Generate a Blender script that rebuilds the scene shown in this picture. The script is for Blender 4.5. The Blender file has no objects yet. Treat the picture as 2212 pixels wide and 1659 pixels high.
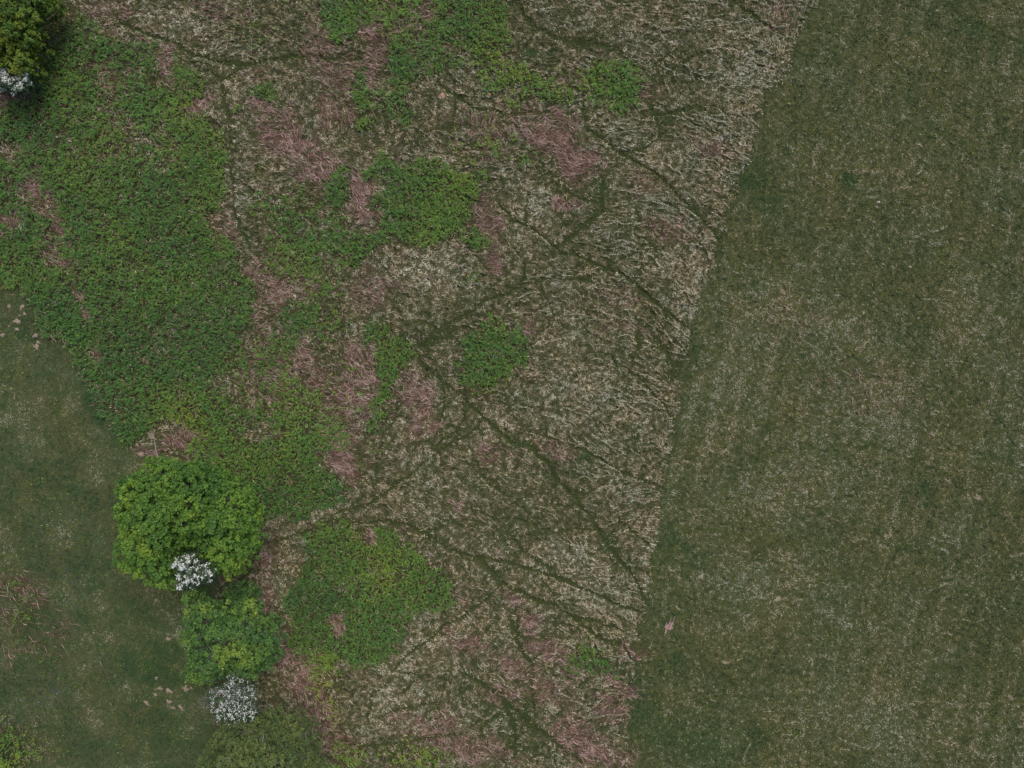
import bpy, math
import numpy as np
R = math.radians
rng = np.random.default_rng(7)
SC = bpy.context.scene
COL = SC.collection

# ---------------------------------------------------------------- camera, world, sun, exposure
CAM_H = 54.0                      # drone height above the meadow
S = 80.0 / 2212.0                 # metres on the ground per unit of the sketch the plan was traced on
cam = bpy.data.objects.new("camera", bpy.data.cameras.new("camera"))
COL.objects.link(cam); cam.location = (0, 0, CAM_H); cam.rotation_euler = (0, 0, 0)
cam.data.sensor_width = 36; cam.data.lens = 36 * CAM_H / 80.0
cam.data.clip_start = 0.5; cam.data.clip_end = 3000
SC.camera = cam
SUN_EL, SUN_AZ = 62, 35           # azimuth from +Y towards +X
wd = bpy.data.worlds.new("World"); SC.world = wd; wd.use_nodes = True
wn = wd.node_tree.nodes; sky = wn.new("ShaderNodeTexSky")
sky.sky_type = 'NISHITA'; sky.sun_disc = False
sky.sun_elevation = R(SUN_EL); sky.sun_rotation = R(SUN_AZ)
sky.air_density = 1.0; sky.dust_density = 4.0; sky.ozone_density = 1.0
wd.node_tree.links.new(sky.outputs[0], wn["Background"].inputs[0])
wn["Background"].inputs[1].default_value = 0.12
sl = bpy.data.lights.new("sun", 'SUN'); sl.energy = 1.5; sl.angle = R(28); sl.color = (1, .95, .86)
so = bpy.data.objects.new("sun", sl); COL.objects.link(so); so.location = (30, 40, 60)
so.rotation_euler = (R(90 - SUN_EL), 0, R(180 - SUN_AZ))
SC.view_settings.view_transform = 'Standard'; SC.view_settings.look = 'None'
SC.view_settings.exposure = 0.0; SC.view_settings.gamma = 1

# ---------------------------------------------------------------- numpy noise
_T = np.random.default_rng(3).random((16, 256, 256)).astype(np.float32)
def vn(x, y, sc, seed=0):
    """smooth value noise in 0..1, feature size sc metres"""
    t = _T[seed % 16]; o = seed * 17.31
    x = np.asarray(x) / sc + o; y = np.asarray(y) / sc - o * 1.7
    xi = np.floor(x).astype(np.int64); yi = np.floor(y).astype(np.int64)
    fx = x - xi; fy = y - yi
    fx = fx * fx * (3 - 2 * fx); fy = fy * fy * (3 - 2 * fy)
    a = t[xi & 255, yi & 255]; b = t[(xi + 1) & 255, yi & 255]
    c = t[xi & 255, (yi + 1) & 255]; d = t[(xi + 1) & 255, (yi + 1) & 255]
    return (a * (1 - fx) + b * fx) * (1 - fy) + (c * (1 - fx) + d * fx) * fy
def fbm(x, y, sc, seed=0, o=3):
    s = 0; a = 1; n = 0
    for k in range(o):
        s = s + a * vn(x, y, sc / 2 ** k, seed + k); n += a; a *= .55
    return s / n
def sstep(a, b, x):
    t = np.clip((x - a) / (b - a), 0, 1); return t * t * (3 - 2 * t)

# ---------------------------------------------------------------- plan of the meadow (traced, 1 unit = 3.6 cm)
CELL = 3.0; U0, V0, U1, V1 = -90., -90., 2302., 1749.
gu = np.arange(U0, U1 + 1, CELL); gv = np.arange(V0, V1 + 1, CELL)
GU, GV = np.meshgrid(gu, gv)
WU = GU + (vn(GU, GV, 46, 1) - .5) * 34 + (vn(GU, GV, 15, 2) - .5) * 24
WV = GV + (vn(GU, GV, 46, 3) - .5) * 34 + (vn(GU, GV, 15, 4) - .5) * 24
def blur(a, n):
    for _ in range(n):
        a = (np.roll(a, 1, 0) + a * 2 + np.roll(a, -1, 0)) / 4
        a = (np.roll(a, 1, 1) + a * 2 + np.roll(a, -1, 1)) / 4
    return a
def inpoly(X, Y, P):
    ins = np.zeros(X.shape, bool); n = len(P)
    for i in range(n):
        x1, y1 = P[i]; x2, y2 = P[(i + 1) % n]
        if y1 == y2: continue
        c = ((y1 > Y) != (y2 > Y)) & (X < (x2 - x1) * (Y - y1) / (y2 - y1) + x1)
        ins ^= c
    return ins
def poly(P, soft=3, warp=1.0):
    soft = soft + 3 if warp > .6 else soft; warp = warp * 1.25
    X = GU + (WU - GU) * warp; Y = GV + (WV - GV) * warp
    return blur(inpoly(X, Y, P).astype(np.float32), soft)
def ell(u, v, a, b, ang=0, d=1.0):
    """soft ellipse; ang in degrees, positive tilts down to the right"""
    c, s = math.cos(R(ang)), math.sin(R(ang))
    x = (WU - u) * c + (WV - v) * s; y = -(WU - u) * s + (WV - v) * c
    r = np.sqrt((x / a) ** 2 + (y / b) ** 2)
    return d * (1 - sstep(.35, 1.3, r))
def line(P, w):
    X = GU + (WU - GU) * .28; Y = GV + (WV - GV) * .28
    d = np.full(X.shape, 1e9)
    for (x1, y1), (x2, y2) in zip(P[:-1], P[1:]):
        L = (x2 - x1) ** 2 + (y2 - y1) ** 2
        t = np.clip(((X - x1) * (x2 - x1) + (Y - y1) * (y2 - y1)) / max(L, 1e-6), 0, 1)
        d = np.minimum(d, np.hypot(X - x1 - t * (x2 - x1), Y - y1 - t * (y2 - y1)))
    ww = w * (.7 + .7 * vn(GU, GV, 60, 6))
    return np.exp(-(d / (ww * .57)) ** 2)
def mx(*a):
    r = a[0]
    for b in a[1:]: r = np.maximum(r, b)
    return r
EDGE = [(1757, 0), (1712, 110), (1652, 236), (1597, 400), (1541, 541), (1500, 680), (1473, 826), (1442, 982),
        (1425, 1104), (1390, 1326), (1366, 1482), (1352, 1659)]
right = poly([(1795, -120)] + EDGE + [(1340, 1800), (2600, 1800), (2600, -120)], 2, .42)
left = poly([(-200, 590), (0, 590), (50, 640), (110, 720), (150, 770), (200, 850), (240, 925), (290, 960), (330, 1000),
             (440, 1080), (470, 1250), (480, 1400), (500, 1500), (520, 1800), (-200, 1800)], 3, .5)
strip = line(EDGE, 26)            # greener line along the edge of the mown field

G = []
G.append(.95 * poly([(110, 85), (150, 45), (190, 42), (250, 62), (275, 95), (330, 88), (385, 120), (425, 150), (440, 190),
    (430, 235), (480, 290), (488, 330), (492, 400), (470, 450), (445, 495), (500, 540), (545, 600), (560, 650), (545, 700),
    (500, 740), (505, 820), (490, 880), (520, 940), (570, 960), (640, 935), (715, 960), (700, 1010), (745, 1060), (740, 1092),
    (650, 1120), (560, 1140), (500, 1085), (430, 1000), (415, 930), (350, 900), (335, 935), (285, 955), (240, 925),
    (200, 850), (150, 770), (110, 720), (50, 640), (-100, 590), (-100, 230), (0, 232), (60, 200), (90, 150)], 3, .7))
G.append(.78 * poly([(500, 700), (570, 770), (620, 760), (680, 830), (760, 900), (760, 960), (720, 975), (600, 945), (520, 930), (480, 880)], 5))
G.append(.9 * poly([(690, -100), (1080, -100), (1095, 20), (1130, 60), (1085, 95), (1110, 130), (1180, 160), (1235, 190), (1215, 240),
    (1130, 222), (1080, 205), (1000, 172), (930, 165), (890, 195), (900, 250), (885, 285), (850, 262), (835, 200), (850, 150),
    (862, 105), (795, 60), (760, 115), (715, 85), (690, 30)], 3))
G.append(ell(1100, 185, 60, 35, 20, .35)); G.append(ell(1190, 205, 55, 32, 10, 1.0)); G.append(ell(1020, 100, 80, 50, 30, .95))
G.append(ell(905, 135, 55, 35, 30, .95)); G.append(ell(780, 205, 26, 62, 0, .9)); G.append(ell(783, 275, 25, 30, 0, .8))
G.append(ell(870, 240, 34, 40, 10, .75)); G.append(ell(575, 198, 42, 25, -10, .9)); G.append(ell(505, 235, 22, 25, 0, .6))
G.append(ell(1322, 190, 86, 62, -10, .95)); G.append(ell(1330, 230, 30, 20, 0, .6))
G.append(ell(1085, 318, 70, 55, 15, .62)); G.append(ell(1130, 340, 28, 30, 0, .7))
G.append(.98 * poly([(850, 345), (900, 335), (960, 352), (1030, 360), (1062, 382), (1040, 430), (1022, 460), (1040, 510), (1045, 538),
    (980, 537), (900, 522), (860, 505), (800, 545), (770, 565), (740, 560), (745, 520), (800, 505), (830, 450), (850, 400),
    (800, 385), (775, 350)], 3))
G.append(ell(738, 405, 32, 55, 10, .92)); G.append(ell(675, 560, 38, 50, 10, .8)); G.append(ell(745, 545, 36, 34, 0, .75))
G.append(ell(640, 490, 60, 30, 30, .5)); G.append(ell(610, 430, 40, 50, 0, .35)); G.append(ell(640, 690, 55, 48, 0, .72))
G.append(ell(560, 60, 60, 40, 0, .4)); G.append(ell(640, 20, 60, 30, 0, .35)); G.append(ell(440, 50, 30, 20, 0, .25))
G.append(.95 * poly([(775, 690), (830, 690), (862, 740), (888, 780), (870, 840), (842, 880), (818, 930), (788, 935), (792, 870),
    (808, 820), (805, 770), (780, 735)], 3))
G.append(ell(750, 830, 50, 100, 0, .4)); G.append(ell(620, 850, 110, 60, 30, .55)); G.append(ell(780, 1020, 22, 80, 0, .5))
G.append(.97 * poly([(1028, 702), (1060, 690), (1105, 690), (1130, 738), (1108, 790), (1072, 832), (1050, 862), (1012, 852),
    (990, 805), (975, 745)], 3)); G.append(ell(1125, 770, 22, 50, 0, .4)); G.append(ell(1035, 860, 22, 22, 0, .5))
G.append(.97 * poly([(655, 1200), (680, 1150), (740, 1140), (860, 1146), (900, 1172), (930, 1200), (962, 1240), (985, 1280),
    (955, 1308), (890, 1320), (880, 1350), (862, 1395), (840, 1428), (740, 1442), (690, 1440), (650, 1400), (632, 1350),
    (636, 1270)], 3))
G.append(ell(1275, 1425, 66, 48, 20, .9)); G.append(ell(1325, 1452, 60, 16, 15, .5))
G.append(ell(50, 1285, 60, 45, 0, .5)); G.append(ell(50, 1345, 60, 30, -10, .5)); G.append(ell(20, 1610, 75, 70, 20, .9))
G.append(ell(110, 1420, 50, 30, 0, .35)); G.append(ell(640, 1450, 40, 50, 0, .3)); G.append(ell(705, 1490, 46, 90, -10, .55))
G.append(ell(905, 1635, 95, 48, 0, .68)); G.append(ell(750, 1640, 60, 55, 0, .68)); G.append(ell(1018, 600, 26, 20, 30, .55))
G.append(ell(720, 1068, 38, 28, 0, .95)); G.append(ell(1350, 115, 70, 25, 15, .25)); G.append(ell(600, 1170, 50, 20, -10, .3))
G.append(ell(960, 380, 100, 30, 10, .3)); G.append(ell(60, 480, 120, 110, 20, .5)); G.append(ell(620, 1330, 20, 60, 0, .12))
for e in [(620, 460, 95, 75, 20, .72), (640, 560, 85, 85, 0, .75), (700, 620, 75, 60, 0, .6), (560, 400, 50, 90, 0, .3), (720, 500, 65, 60, 0, .75), (650, 200, 120, 60, 10, .2),
    (880, 300, 60, 40, 0, .3), (960, 290, 90, 30, 0, .2), (840, 230, 60, 60, 0, .65), (700, 690, 65, 55, 0, .7), (600, 740, 60, 60, 0, .65), (1000, 330, 50, 40, 0, .4), (540, 60, 130, 60, 0, .34), (980, 60, 120, 60, 10, .9), (890, 110, 80, 50, 20, .9), (740, 50, 50, 50, 0, .85),
    (1210, 150, 90, 30, 15, .3), (1280, 260, 50, 30, 0, .2), (690, 950, 60, 60, 0, .6), (820, 980, 24, 60, 0, .35), (560, 240, 60, 30, 0, .2), (690, 380, 50, 40, 0, .35)]: G.append(ell(*e))
brk = mx(*G)
brk = np.maximum(brk, .5 * blur(brk, 80) * (left < .2))         # sparse outliers round every patch
brk = brk * (1 - .36 * sstep(.55, .8, fbm(WU, WV, 95, 8, 4)) * (brk < .97))
holes = [ell(230, 170, 80, 26, 25, .45), ell(370, 150, 30, 50, 10, .55), ell(100, 450, 22, 60, -15, .7), ell(55, 400, 45, 22, 20, .6),
    ell(120, 500, 26, 26, 0, .6), ell(35, 480, 26, 24, 0, .5), ell(20, 320, 22, 40, 0, .6), ell(130, 560, 60, 20, 30, .35),
    ell(180, 640, 14, 60, -25, .55), ell(215, 770, 12, 32, -20, .65), ell(330, 290, 110, 34, 20, .35), ell(360, 350, 60, 20, 10, .35),
    ell(420, 240, 35, 22, 0, .6), ell(300, 430, 26, 14, 0, .3), ell(470, 120, 20, 20, 0, .5), ell(30, 218, 40, 20, 0, .7),
    ell(815, 90, 32, 45, -10, .75), ell(800, 160, 26, 30, 0, .5), ell(915, 30, 30, 26, 20, .6), ell(960, 90, 28, 14, 20, .45),
    ell(790, 420, 26, 60, -10, .9), ell(1100, 322, 22, 22, 20, .7), ell(810, 1163, 24, 16, 0, .75), ell(738, 1340, 20, 34, 10, .7),
    ell(745, 1262, 30, 12, 20, .45), ell(860, 1250, 40, 14, 30, .3), ell(500, 820, 60, 40, 0, .45), ell(560, 860, 40, 30, 20, .4),
    ell(250, 880, 50, 18, 30, .25), ell(1160, 155, 24, 18, 0, .5), ell(880, 60, 40, 20, 20, .4), ell(1000, 30, 50, 14, 10, .2),
    ell(480, 220, 18, 60, 0, .6), ell(660, 1010, 60, 12, -30, .3)]
for h in holes: brk = brk * (1 - h)

D = [(580, 238, 70, 22, 12, .8), (620, 305, 95, 36, 28, .95), (690, 360, 60, 34, 20, .8), (560, 150, 50, 30, 0, .3), (700, 110, 60, 60, 20, .5),
    (735, 165, 50, 40, 10, .5), (720, 240, 40, 60, 0, .6), (815, 90, 36, 50, -10, .9), (800, 165, 30, 35, 0, .7), (915, 30, 32, 28, 20, .6),
    (790, 420, 34, 66, -10, .95), (1180, 300, 75, 36, 22, .95), (1250, 350, 62, 40, 25, .95), (1180, 255, 80, 14, 12, .6), (1060, 275, 60, 20, 12, .4),
    (1225, 440, 52, 18, 5, .85), (1055, 480, 26, 50, 10, .75), (1070, 560, 22, 42, 0, .85), (1065, 330, 18, 40, -20, .6), (1402, 204, 26, 20, 10, .8),
    (1540, 318, 56, 26, 25, .55), (1440, 490, 62, 26, 20, .5), (1500, 510, 30, 14, 10, .5), (1390, 410, 50, 30, 10, .25), (1690, 20, 40, 60, 0, .3),
    (590, 620, 30, 56, 0, .85), (560, 590, 20, 36, 0, .6), (655, 770, 52, 40, 20, .8), (700, 830, 40, 50, 0, .7), (770, 820, 30, 90, 0, .9),
    (742, 970, 28, 60, 0, .9), (750, 1020, 30, 40, 0, .85), (730, 900, 60, 60, 0, .5), (600, 800, 100, 70, 30, .5), (900, 865, 32, 52, 10, 1.),
    (950, 920, 24, 20, 0, .7), (905, 930, 16, 30, 0, .8), (1050, 970, 36, 16, 25, .7), (985, 1100, 26, 14, 30, .85), (1120, 995, 30, 10, 15, .5),
    (1195, 965, 44, 20, 20, .5), (1180, 1010, 30, 14, 0, .4), (75, 400, 28, 50, -15, .9), (50, 330, 24, 30, 0, .6), (30, 480, 26, 24, 0, .6),
    (110, 485, 26, 40, -15, .8), (20, 205, 50, 26, 0, .8), (400, 955, 55, 30, 15, 1.), (330, 975, 40, 20, 20, .8), (420, 235, 40, 26, 0, .8),
    (370, 150, 28, 50, 10, .6), (240, 170, 60, 20, 30, .5), (570, 1200, 36, 60, 0, .55), (585, 1290, 28, 60, 0, .55), (610, 1410, 40, 60, 0, .75),
    (665, 1470, 50, 55, 20, .95), (705, 1530, 30, 50, -10, .9), (660, 1570, 40, 60, 0, .6), (720, 1610, 40, 40, 0, .6), (980, 1290, 26, 14, -30, .6),
    (1110, 1285, 36, 16, 25, .85), (1145, 1345, 24, 46, -15, .85), (1010, 1390, 60, 24, 15, .75), (1110, 1440, 64, 34, 10, .65),
    (1190, 1400, 60, 26, 10, .7), (1240, 1450, 46, 26, 10, .5), (1340, 1470, 70, 16, 25, .75), (1370, 1405, 30, 16, 10, .7), (1270, 1610, 95, 46, 22, 1.),
    (1180, 1490, 60, 36, 10, .5), (1325, 1525, 46, 32, 20, .7), (930, 1555, 90, 20, 10, .7), (1010, 1615, 120, 30, 15, .65), (1230, 1530, 60, 20, 25, .4),
    (1110, 1500, 60, 16, 10, .5), (50, 1280, 60, 44, 0, .28), (55, 1400, 90, 13, -30, .3), (130, 1350, 20, 30, 0, .2), (30, 1340, 40, 40, 0, .12),
    (1065, 1190, 30, 14, 25, .4), (1690, 690, 80, 60, 20, .05), (1870, 850, 130, 70, 20, .07), (1720, 1050, 60, 40, 0, .05), (820, 600, 50, 30, 10, .4),
    (790, 640, 40, 40, 0, .5), (850, 1000, 20, 30, 0, .2), (1340, 640, 70, 16, 15, .3), (1370, 710, 80, 20, 12, .35), (1135, 700, 20, 26, 0, .7),
    (490, 545, 30, 60, 20, .4), (480, 480, 26, 50, 0, .5), (160, 860, 20, 20, 0, .0), (880, 30, 60, 30, 0, .3), (230, 20, 80, 26, 0, .45), (470, 30, 80, 20, 10, .4),
    (740, 1340, 22, 34, 10, .7), (810, 1163, 26, 18, 0, .8), (180, 640, 16, 60, -25, .7), (215, 770, 14, 34, -20, .8), (130, 550, 50, 30, 20, .5),
    (1015, 250, 60, 30, 20, .35), (650, 620, 60, 40, 0, .4), (560, 700, 30, 40, 0, .4)]
ded = mx(*[ell(*d) for d in D])

P = [([(240, 20), (270, 50), (330, 75), (385, 97), (440, 125), (470, 133), (530, 138), (570, 130), (620, 122), (700, 125), (780, 132)], 8),
    ([(385, 97), (430, 145), (475, 170), (482, 205), (495, 260), (500, 350), (506, 400), (505, 450), (525, 500), (545, 540), (600, 600), (640, 620)], 6),
    ([(480, 172), (510, 155), (522, 138)], 6), ([(572, 10), (550, 60), (530, 85), (500, 102)], 4), ([(650, 20), (640, 70), (650, 118)], 4),
    ([(950, 180), (990, 210), (1040, 237), (1080, 245), (1200, 246)], 5.5), ([(1080, 442), (1108, 478), (1137, 486), (1195, 530), (1248, 557), (1340, 592), (1460, 690), (1512, 722)], 6),
    ([(1199, 396), (1250, 425), (1303, 445)], 6), ([(1303, 400), (1300, 460), (1260, 490), (1220, 520)], 9),
    ([(1130, 569), (1123, 614), (1088, 637), (1040, 653), (1019, 673), (970, 698), (928, 728)], 6), ([(1019, 673), (1024, 700)], 4),
    ([(824, 684), (845, 715), (880, 750), (921, 791), (956, 823), (991, 847), (1046, 906), (1085, 941), (1123, 962), (1147, 965), (1165, 986), (1185, 1007), (1210, 1042), (1248, 1087), (1283, 1135), (1321, 1187), (1359, 1236), (1394, 1298)], 7),
    ([(956, 823), (957, 882), (948, 915)], 5), ([(876, 819), (859, 868), (849, 913), (824, 948), (817, 1014), (803, 1052)], 4.5),
    ([(1003, 870), (1000, 905), (975, 945), (945, 960)], 5), ([(1046, 906), (1000, 940), (920, 990), (860, 1045), (800, 1085), (713, 1115)], 4.5),
    ([(560, 1172), (620, 1163), (680, 1150), (713, 1128), (783, 1126), (880, 1131), (921, 1149), (974, 1184), (1046, 1204), (1106, 1218), (1199, 1243), (1258, 1274), (1338, 1305), (1390, 1322)], 7),
    ([(1095, 1256), (1036, 1305), (956, 1357), (908, 1395), (852, 1444)], 6), ([(1105, 1165), (1158, 1211), (1190, 1225)], 7),
    ([(1030, 1200), (1065, 1235), (1099, 1263), (1147, 1288), (1199, 1312), (1251, 1347), (1303, 1378), (1349, 1392), (1366, 1420)], 7),
    ([(1116, 1300), (1116, 1381), (1144, 1434), (1151, 1482), (1155, 1562)], 6), ([(1144, 1434), (1175, 1400)], 4), ([(862, 1454), (939, 1465), (1001, 1482)], 5),
    ([(776, 1610), (887, 1604), (921, 1593), (1010, 1580)], 7), ([(1088, 1510), (1144, 1559), (1199, 1604), (1255, 1645)], 7),
    ([(817, 1552), (887, 1524), (956, 1517)], 5), ([(795, 1560), (800, 1500), (840, 1470)], 4), ([(870, 1500), (905, 1470), (930, 1470)], 4),
    ([(1583, 0), (1631, 35), (1704, 83)], 5), ([(1268, 278), (1340, 325), (1405, 365), (1460, 420), (1506, 462), (1558, 514)], 6),
    ([(2034, 0), (2080, 30), (2138, 59), (2250, 115)], 6), ([(1113, 0), (1140, 35), (1158, 56), (1199, 80), (1269, 94), (1338, 108), (1373, 146), (1408, 174)], 11),
    ([(1258, 205), (1255, 250), (1272, 282)], 11), ([(984, 215), (977, 260), (968, 300)], 4.5), ([(1120, 440), (1115, 480)], 4), ([(1142, 415), (1139, 486)], 4),
    ([(1420, 250), (1470, 240), (1510, 232)], 8), ([(1340, 330), (1390, 320), (1440, 280)], 5), ([(1175, 445), (1195, 425), (1205, 412)], 5),
    ([(1000, 985), (1060, 1040), (1150, 1120)], 5), ([(1150, 930), (1230, 960), (1330, 1010), (1440, 1060)], 4), ([(860, 540), (830, 600), (850, 640)], 3),
    ([(1100, 620), (1180, 600), (1300, 610)], 3), ([(830, 1010), (900, 960), (990, 920)], 3), ([(1330, 1120), (1400, 1180)], 5), ([(1300, 760), (1400, 830), (1450, 900)], 4),
    ([(920, 1150), (1010, 1120), (1100, 1120), (1200, 1150), (1290, 1140)], 4), ([(1000, 1450), (1080, 1500), (1110, 1560), (1110, 1640)], 7), ([(1170, 1250), (1230, 1330), (1350, 1360)], 4),
    ([(560, 1172), (540, 1230), (520, 1255)], 8)]
pth = np.zeros(GU.shape)
for p, w in P: pth = np.maximum(pth, line(p, w))
LU = [(1303, 420, 30, 30, 0, .8), (1140, 110, 22, 26, 0, .9), (1175, 130, 30, 20, 20, .6), (1565, 100, 26, 14, 25, .9), (1125, 962, 24, 16, 10, .9),
    (1253, 990, 16, 14, 0, .9), (1190, 1015, 26, 18, 20, .8), (1310, 1165, 22, 26, 20, .9), (1340, 1220, 20, 16, 0, .6), (1430, 250, 50, 20, 10, .7),
    (1620, 380, 50, 40, 0, .55), (1660, 420, 60, 30, 0, .4), (1830, 392, 20, 12, 0, .8), (1855, 970, 18, 12, 0, .7), (1500, 1210, 36, 26, 20, .5),
    (1450, 1200, 40, 90, 0, .35), (1450, 1440, 60, 40, 0, .45), (1500, 1600, 140, 60, 20, .5), (1640, 1590, 60, 30, 0, .4), (1950, 1180, 30, 16, 0, .6),
    (2000, 1060, 26, 18, 0, .5), (1880, 1140, 40, 20, 0, .35), (2010, 1100, 14, 10, 0, .7), (1400, 1560, 40, 90, 0, .4), (2130, 70, 60, 24, 30, .5),
    (2150, 1000, 40, 30, 0, .25), (1510, 790, 20, 60, 0, .3), (1370, 1460, 30, 50, 0, .4), (1120, 1360, 30, 26, 0, .5), (330, 1440, 60, 60, 0, .7),
    (290, 1340, 70, 40, 0, .35), (350, 1560, 80, 60, 0, .35), (200, 1230, 60, 60, 0, .3), (90, 640, 30, 60, -30, .8), (150, 720, 30, 60, -35, .8), (200, 880, 30, 80, -35, .6),
    (1090, 1160, 30, 50, 0, .5), (1090, 1540, 50, 40, 0, .5), (860, 1620, 90, 10, -5, .5), (1140, 1600, 40, 30, 0, .5), (1030, 1050, 40, 30, 0, .25), (1500, 450, 26, 26, 0, .3)]
lus = mx(*[ell(*d) for d in LU])
ol = .7 * mx(*[ell(*d) for d in [(1330, 440, 40, 60, 0, .7), (1000, 640, 130, 20, 0, .45), (980, 660, 60, 24, 0, .5), (1080, 600, 30, 40, 0, .5), (1060, 1030, 90, 50, 0, .55),
    (1380, 560, 120, 50, 20, .3), (1330, 780, 100, 60, 20, .4), (1480, 760, 40, 40, 0, .5), (1100, 1080, 120, 40, 10, .5), (1240, 650, 90, 30, 10, .35), (920, 1030, 90, 40, -20, .45),
    (1080, 1160, 40, 60, 0, .5), (800, 1090, 80, 30, -15, .3), (540, 100, 120, 20, 20, .25), (1450, 200, 80, 40, 0, .35), (1320, 300, 60, 30, 0, .3), (1530, 60, 40, 60, 0, .2)]])
pale = mx(*[ell(*d) for d in [(420, 60, 130, 26, 28, .8), (430, 115, 90, 20, 30, .6), (920, 580, 110, 60, 10, .85), (1070, 660, 40, 20, 10, .8), (1000, 200, 60, 40, 0, .7),
    (1170, 420, 60, 26, 10, .7), (1620, 130, 120, 110, 0, .6), (1560, 330, 100, 90, 0, .6), (1480, 600, 60, 100, 0, .6), (1300, 830, 160, 50, 0, .5), (900, 900, 60, 120, 20, .5),
    (1360, 900, 60, 100, 0, .5), (1200, 1230, 160, 60, 20, .45), (860, 1500, 80, 120, 0, .55), (960, 1380, 80, 20, -30, .5), (510, 430, 24, 60, 0, .6), (500, 180, 20, 20, 0, .6),
    (960, 350, 60, 14, 10, .6), (1390, 1180, 40, 80, 0, .5), (1370, 1380, 30, 80, 0, .5), (700, 1110, 50, 20, -20, .8), (590, 1230, 40, 60, 0, .5), (1130, 470, 60, 60, 0, .5), (1400, 330, 60, 30, 20, .5), (1270, 1300, 100, 30, 20, .5)]])
# faint web of narrow trodden lines between the main trails
web = np.zeros(GU.shape)
for sc_, sd, th in ((150, 5, .010), (110, 9, .012), (190, 12, .008), (80, 2, .013)):
    q = vn(GU * .80 - GV * .6 + 14 * vn(GU, GV, 30, 3), (GU * .6 + GV * .80) * 1.7 + 14 * vn(GU, GV, 30, 8), sc_, sd)
    web = np.maximum(web, np.exp(-((q - .5) / th) ** 2) * sstep(.3, .55, vn(GU, GV, 120, sd + 1)))
pth = np.maximum(pth, .7 * web * (1 - right) * (1 - left))
pth = np.maximum(pth, .40 * line([(1400, 1300), (1450, 1360), (1540, 1440), (1600, 1500)], 9))
flk = mx(*[ell(*e) for e in [(1700, 800, 230, 220, 20, .9), (1880, 900, 200, 160, 20, .8), (1720, 1060, 150, 90, 0, .8), (1560, 1350, 90, 90, 0, .5), (1950, 1560, 220, 90, 10, .7), (2120, 700, 110, 220, 0, .6), (1650, 1250, 180, 60, 0, .5), (1850, 330, 160, 90, 20, .3)]])
dark = mx(*[ell(*d) for d in [(95, 92, 14, 20, 0, 1.), (92, 68, 10, 20, 0, .8)]])   # two dark patches in the ground colour beside the corner tree
pth = pth * (1 - .75 * np.clip(brk * 1.2, 0, 1) * (GU < 1500))
brk = brk * (1 - .9 * sstep(.35, .8, pth)); ded = ded * (1 - .85 * pth)
brk = brk * (1 - .6 * dark)
straw = np.clip(1 - right - left, 0, 1) * (1 - .65 * sstep(.3, .9, brk)) * (1 - np.clip(1.35 * pth, 0, 1)) * (1 - .7 * ded) * (1 - .55 * ol) * (1 - .75 * lus)

def look(m, x, y):
    """bilinear, mirrored beyond the traced area"""
    u = np.asarray(x) / S + 1106; v = 829.5 - np.asarray(y) / S
    fu = (u - U0) / CELL; fv = (v - V0) / CELL
    nu, nv = m.shape[1] - 1, m.shape[0] - 1
    fu = nu - np.abs(np.mod(fu, 2 * nu) - nu); fv = nv - np.abs(np.mod(fv, 2 * nv) - nv)
    iu = np.clip(fu.astype(int), 0, nu - 1); iv = np.clip(fv.astype(int), 0, nv - 1)
    a = fu - iu; b = fv - iv
    return (m[iv, iu] * (1 - a) + m[iv, iu + 1] * a) * (1 - b) + (m[iv + 1, iu] * (1 - a) + m[iv + 1, iu + 1] * a) * b

def phase(x, y):
    """wind combed rows of grass: lines of equal phase are crests"""
    a = x * .951 - y * .309; b = x * .309 + y * .951
    return b / 1.15 + 3.4 * vn(a / 1.4, b, 3.0, 5) + 1.1 * vn(a / 1.5, b, 1.2, 9) + .16 * vn(x, y, .4, 11)
def crest(x, y):
    f = np.mod(phase(x, y), 1.0)
    amp = sstep(.36, .6, vn(x * .951 - y * .309, (x * .309 + y * .951) * 1.8, 2.6, 12)) 
    return f, amp
def ground_z(x, y):
    st = look(straw, x, y); rt = look(right, x, y); lt = look(left, x, y); p = look(pth, x, y)
    f, amp = crest(x, y)
    saw = (1 - f) ** 1.2 * sstep(0, .14, f)
    z = .25 * (vn(x, y, 14, 1) - .5)
    z = z + (st * .12 + rt * .05) * saw * (.35 + .65 * amp)
    z = z + (st * .15 + .05 + .08 * look(ded, x, y) + .06 * look(brk, x, y)) * (fbm(x, y, .55, 7, 3) - .5) + (rt + lt) * .07 * (fbm(x, y, .38, 13, 2) - .5)
    return z - .07 * p

# ---------------------------------------------------------------- materials
def material(name, build, rough=.8, spec=.25):
    m = bpy.data.materials.new(name); m.use_nodes = True
    nt = m.node_tree; b = nt.nodes["Principled BSDF"]
    b.inputs["Roughness"].default_value = rough; b.inputs["Specular IOR Level"].default_value = spec
    build(nt, b); return m
def nd(nt, t, **k):
    n = nt.nodes.new(t)
    for a, v in k.items(): setattr(n, a, v)
    return n
def noise(nt, sc, det=3, rough=.6, vec=None):
    n = nd(nt, "ShaderNodeTexNoise"); n.inputs["Scale"].default_value = sc
    n.inputs["Detail"].default_value = det; n.inputs["Roughness"].default_value = rough
    if vec is None: vec = nd(nt, "ShaderNodeNewGeometry").outputs["Position"]
    nt.links.new(vec, n.inputs["Vector"]); return n.outputs["Fac"]
def ramp(nt, fac, stops, interp='LINEAR'):
    r = nd(nt, "ShaderNodeValToRGB"); e = r.color_ramp; e.interpolation = interp
    while len(e.elements) < len(stops): e.elements.new(.5)
    for el, (p, c) in zip(e.elements, stops):
        el.position = p; el.color = (*c, 1) if len(c) == 3 else c
    nt.links.new(fac, r.inputs[0]); return r.outputs[0]
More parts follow.
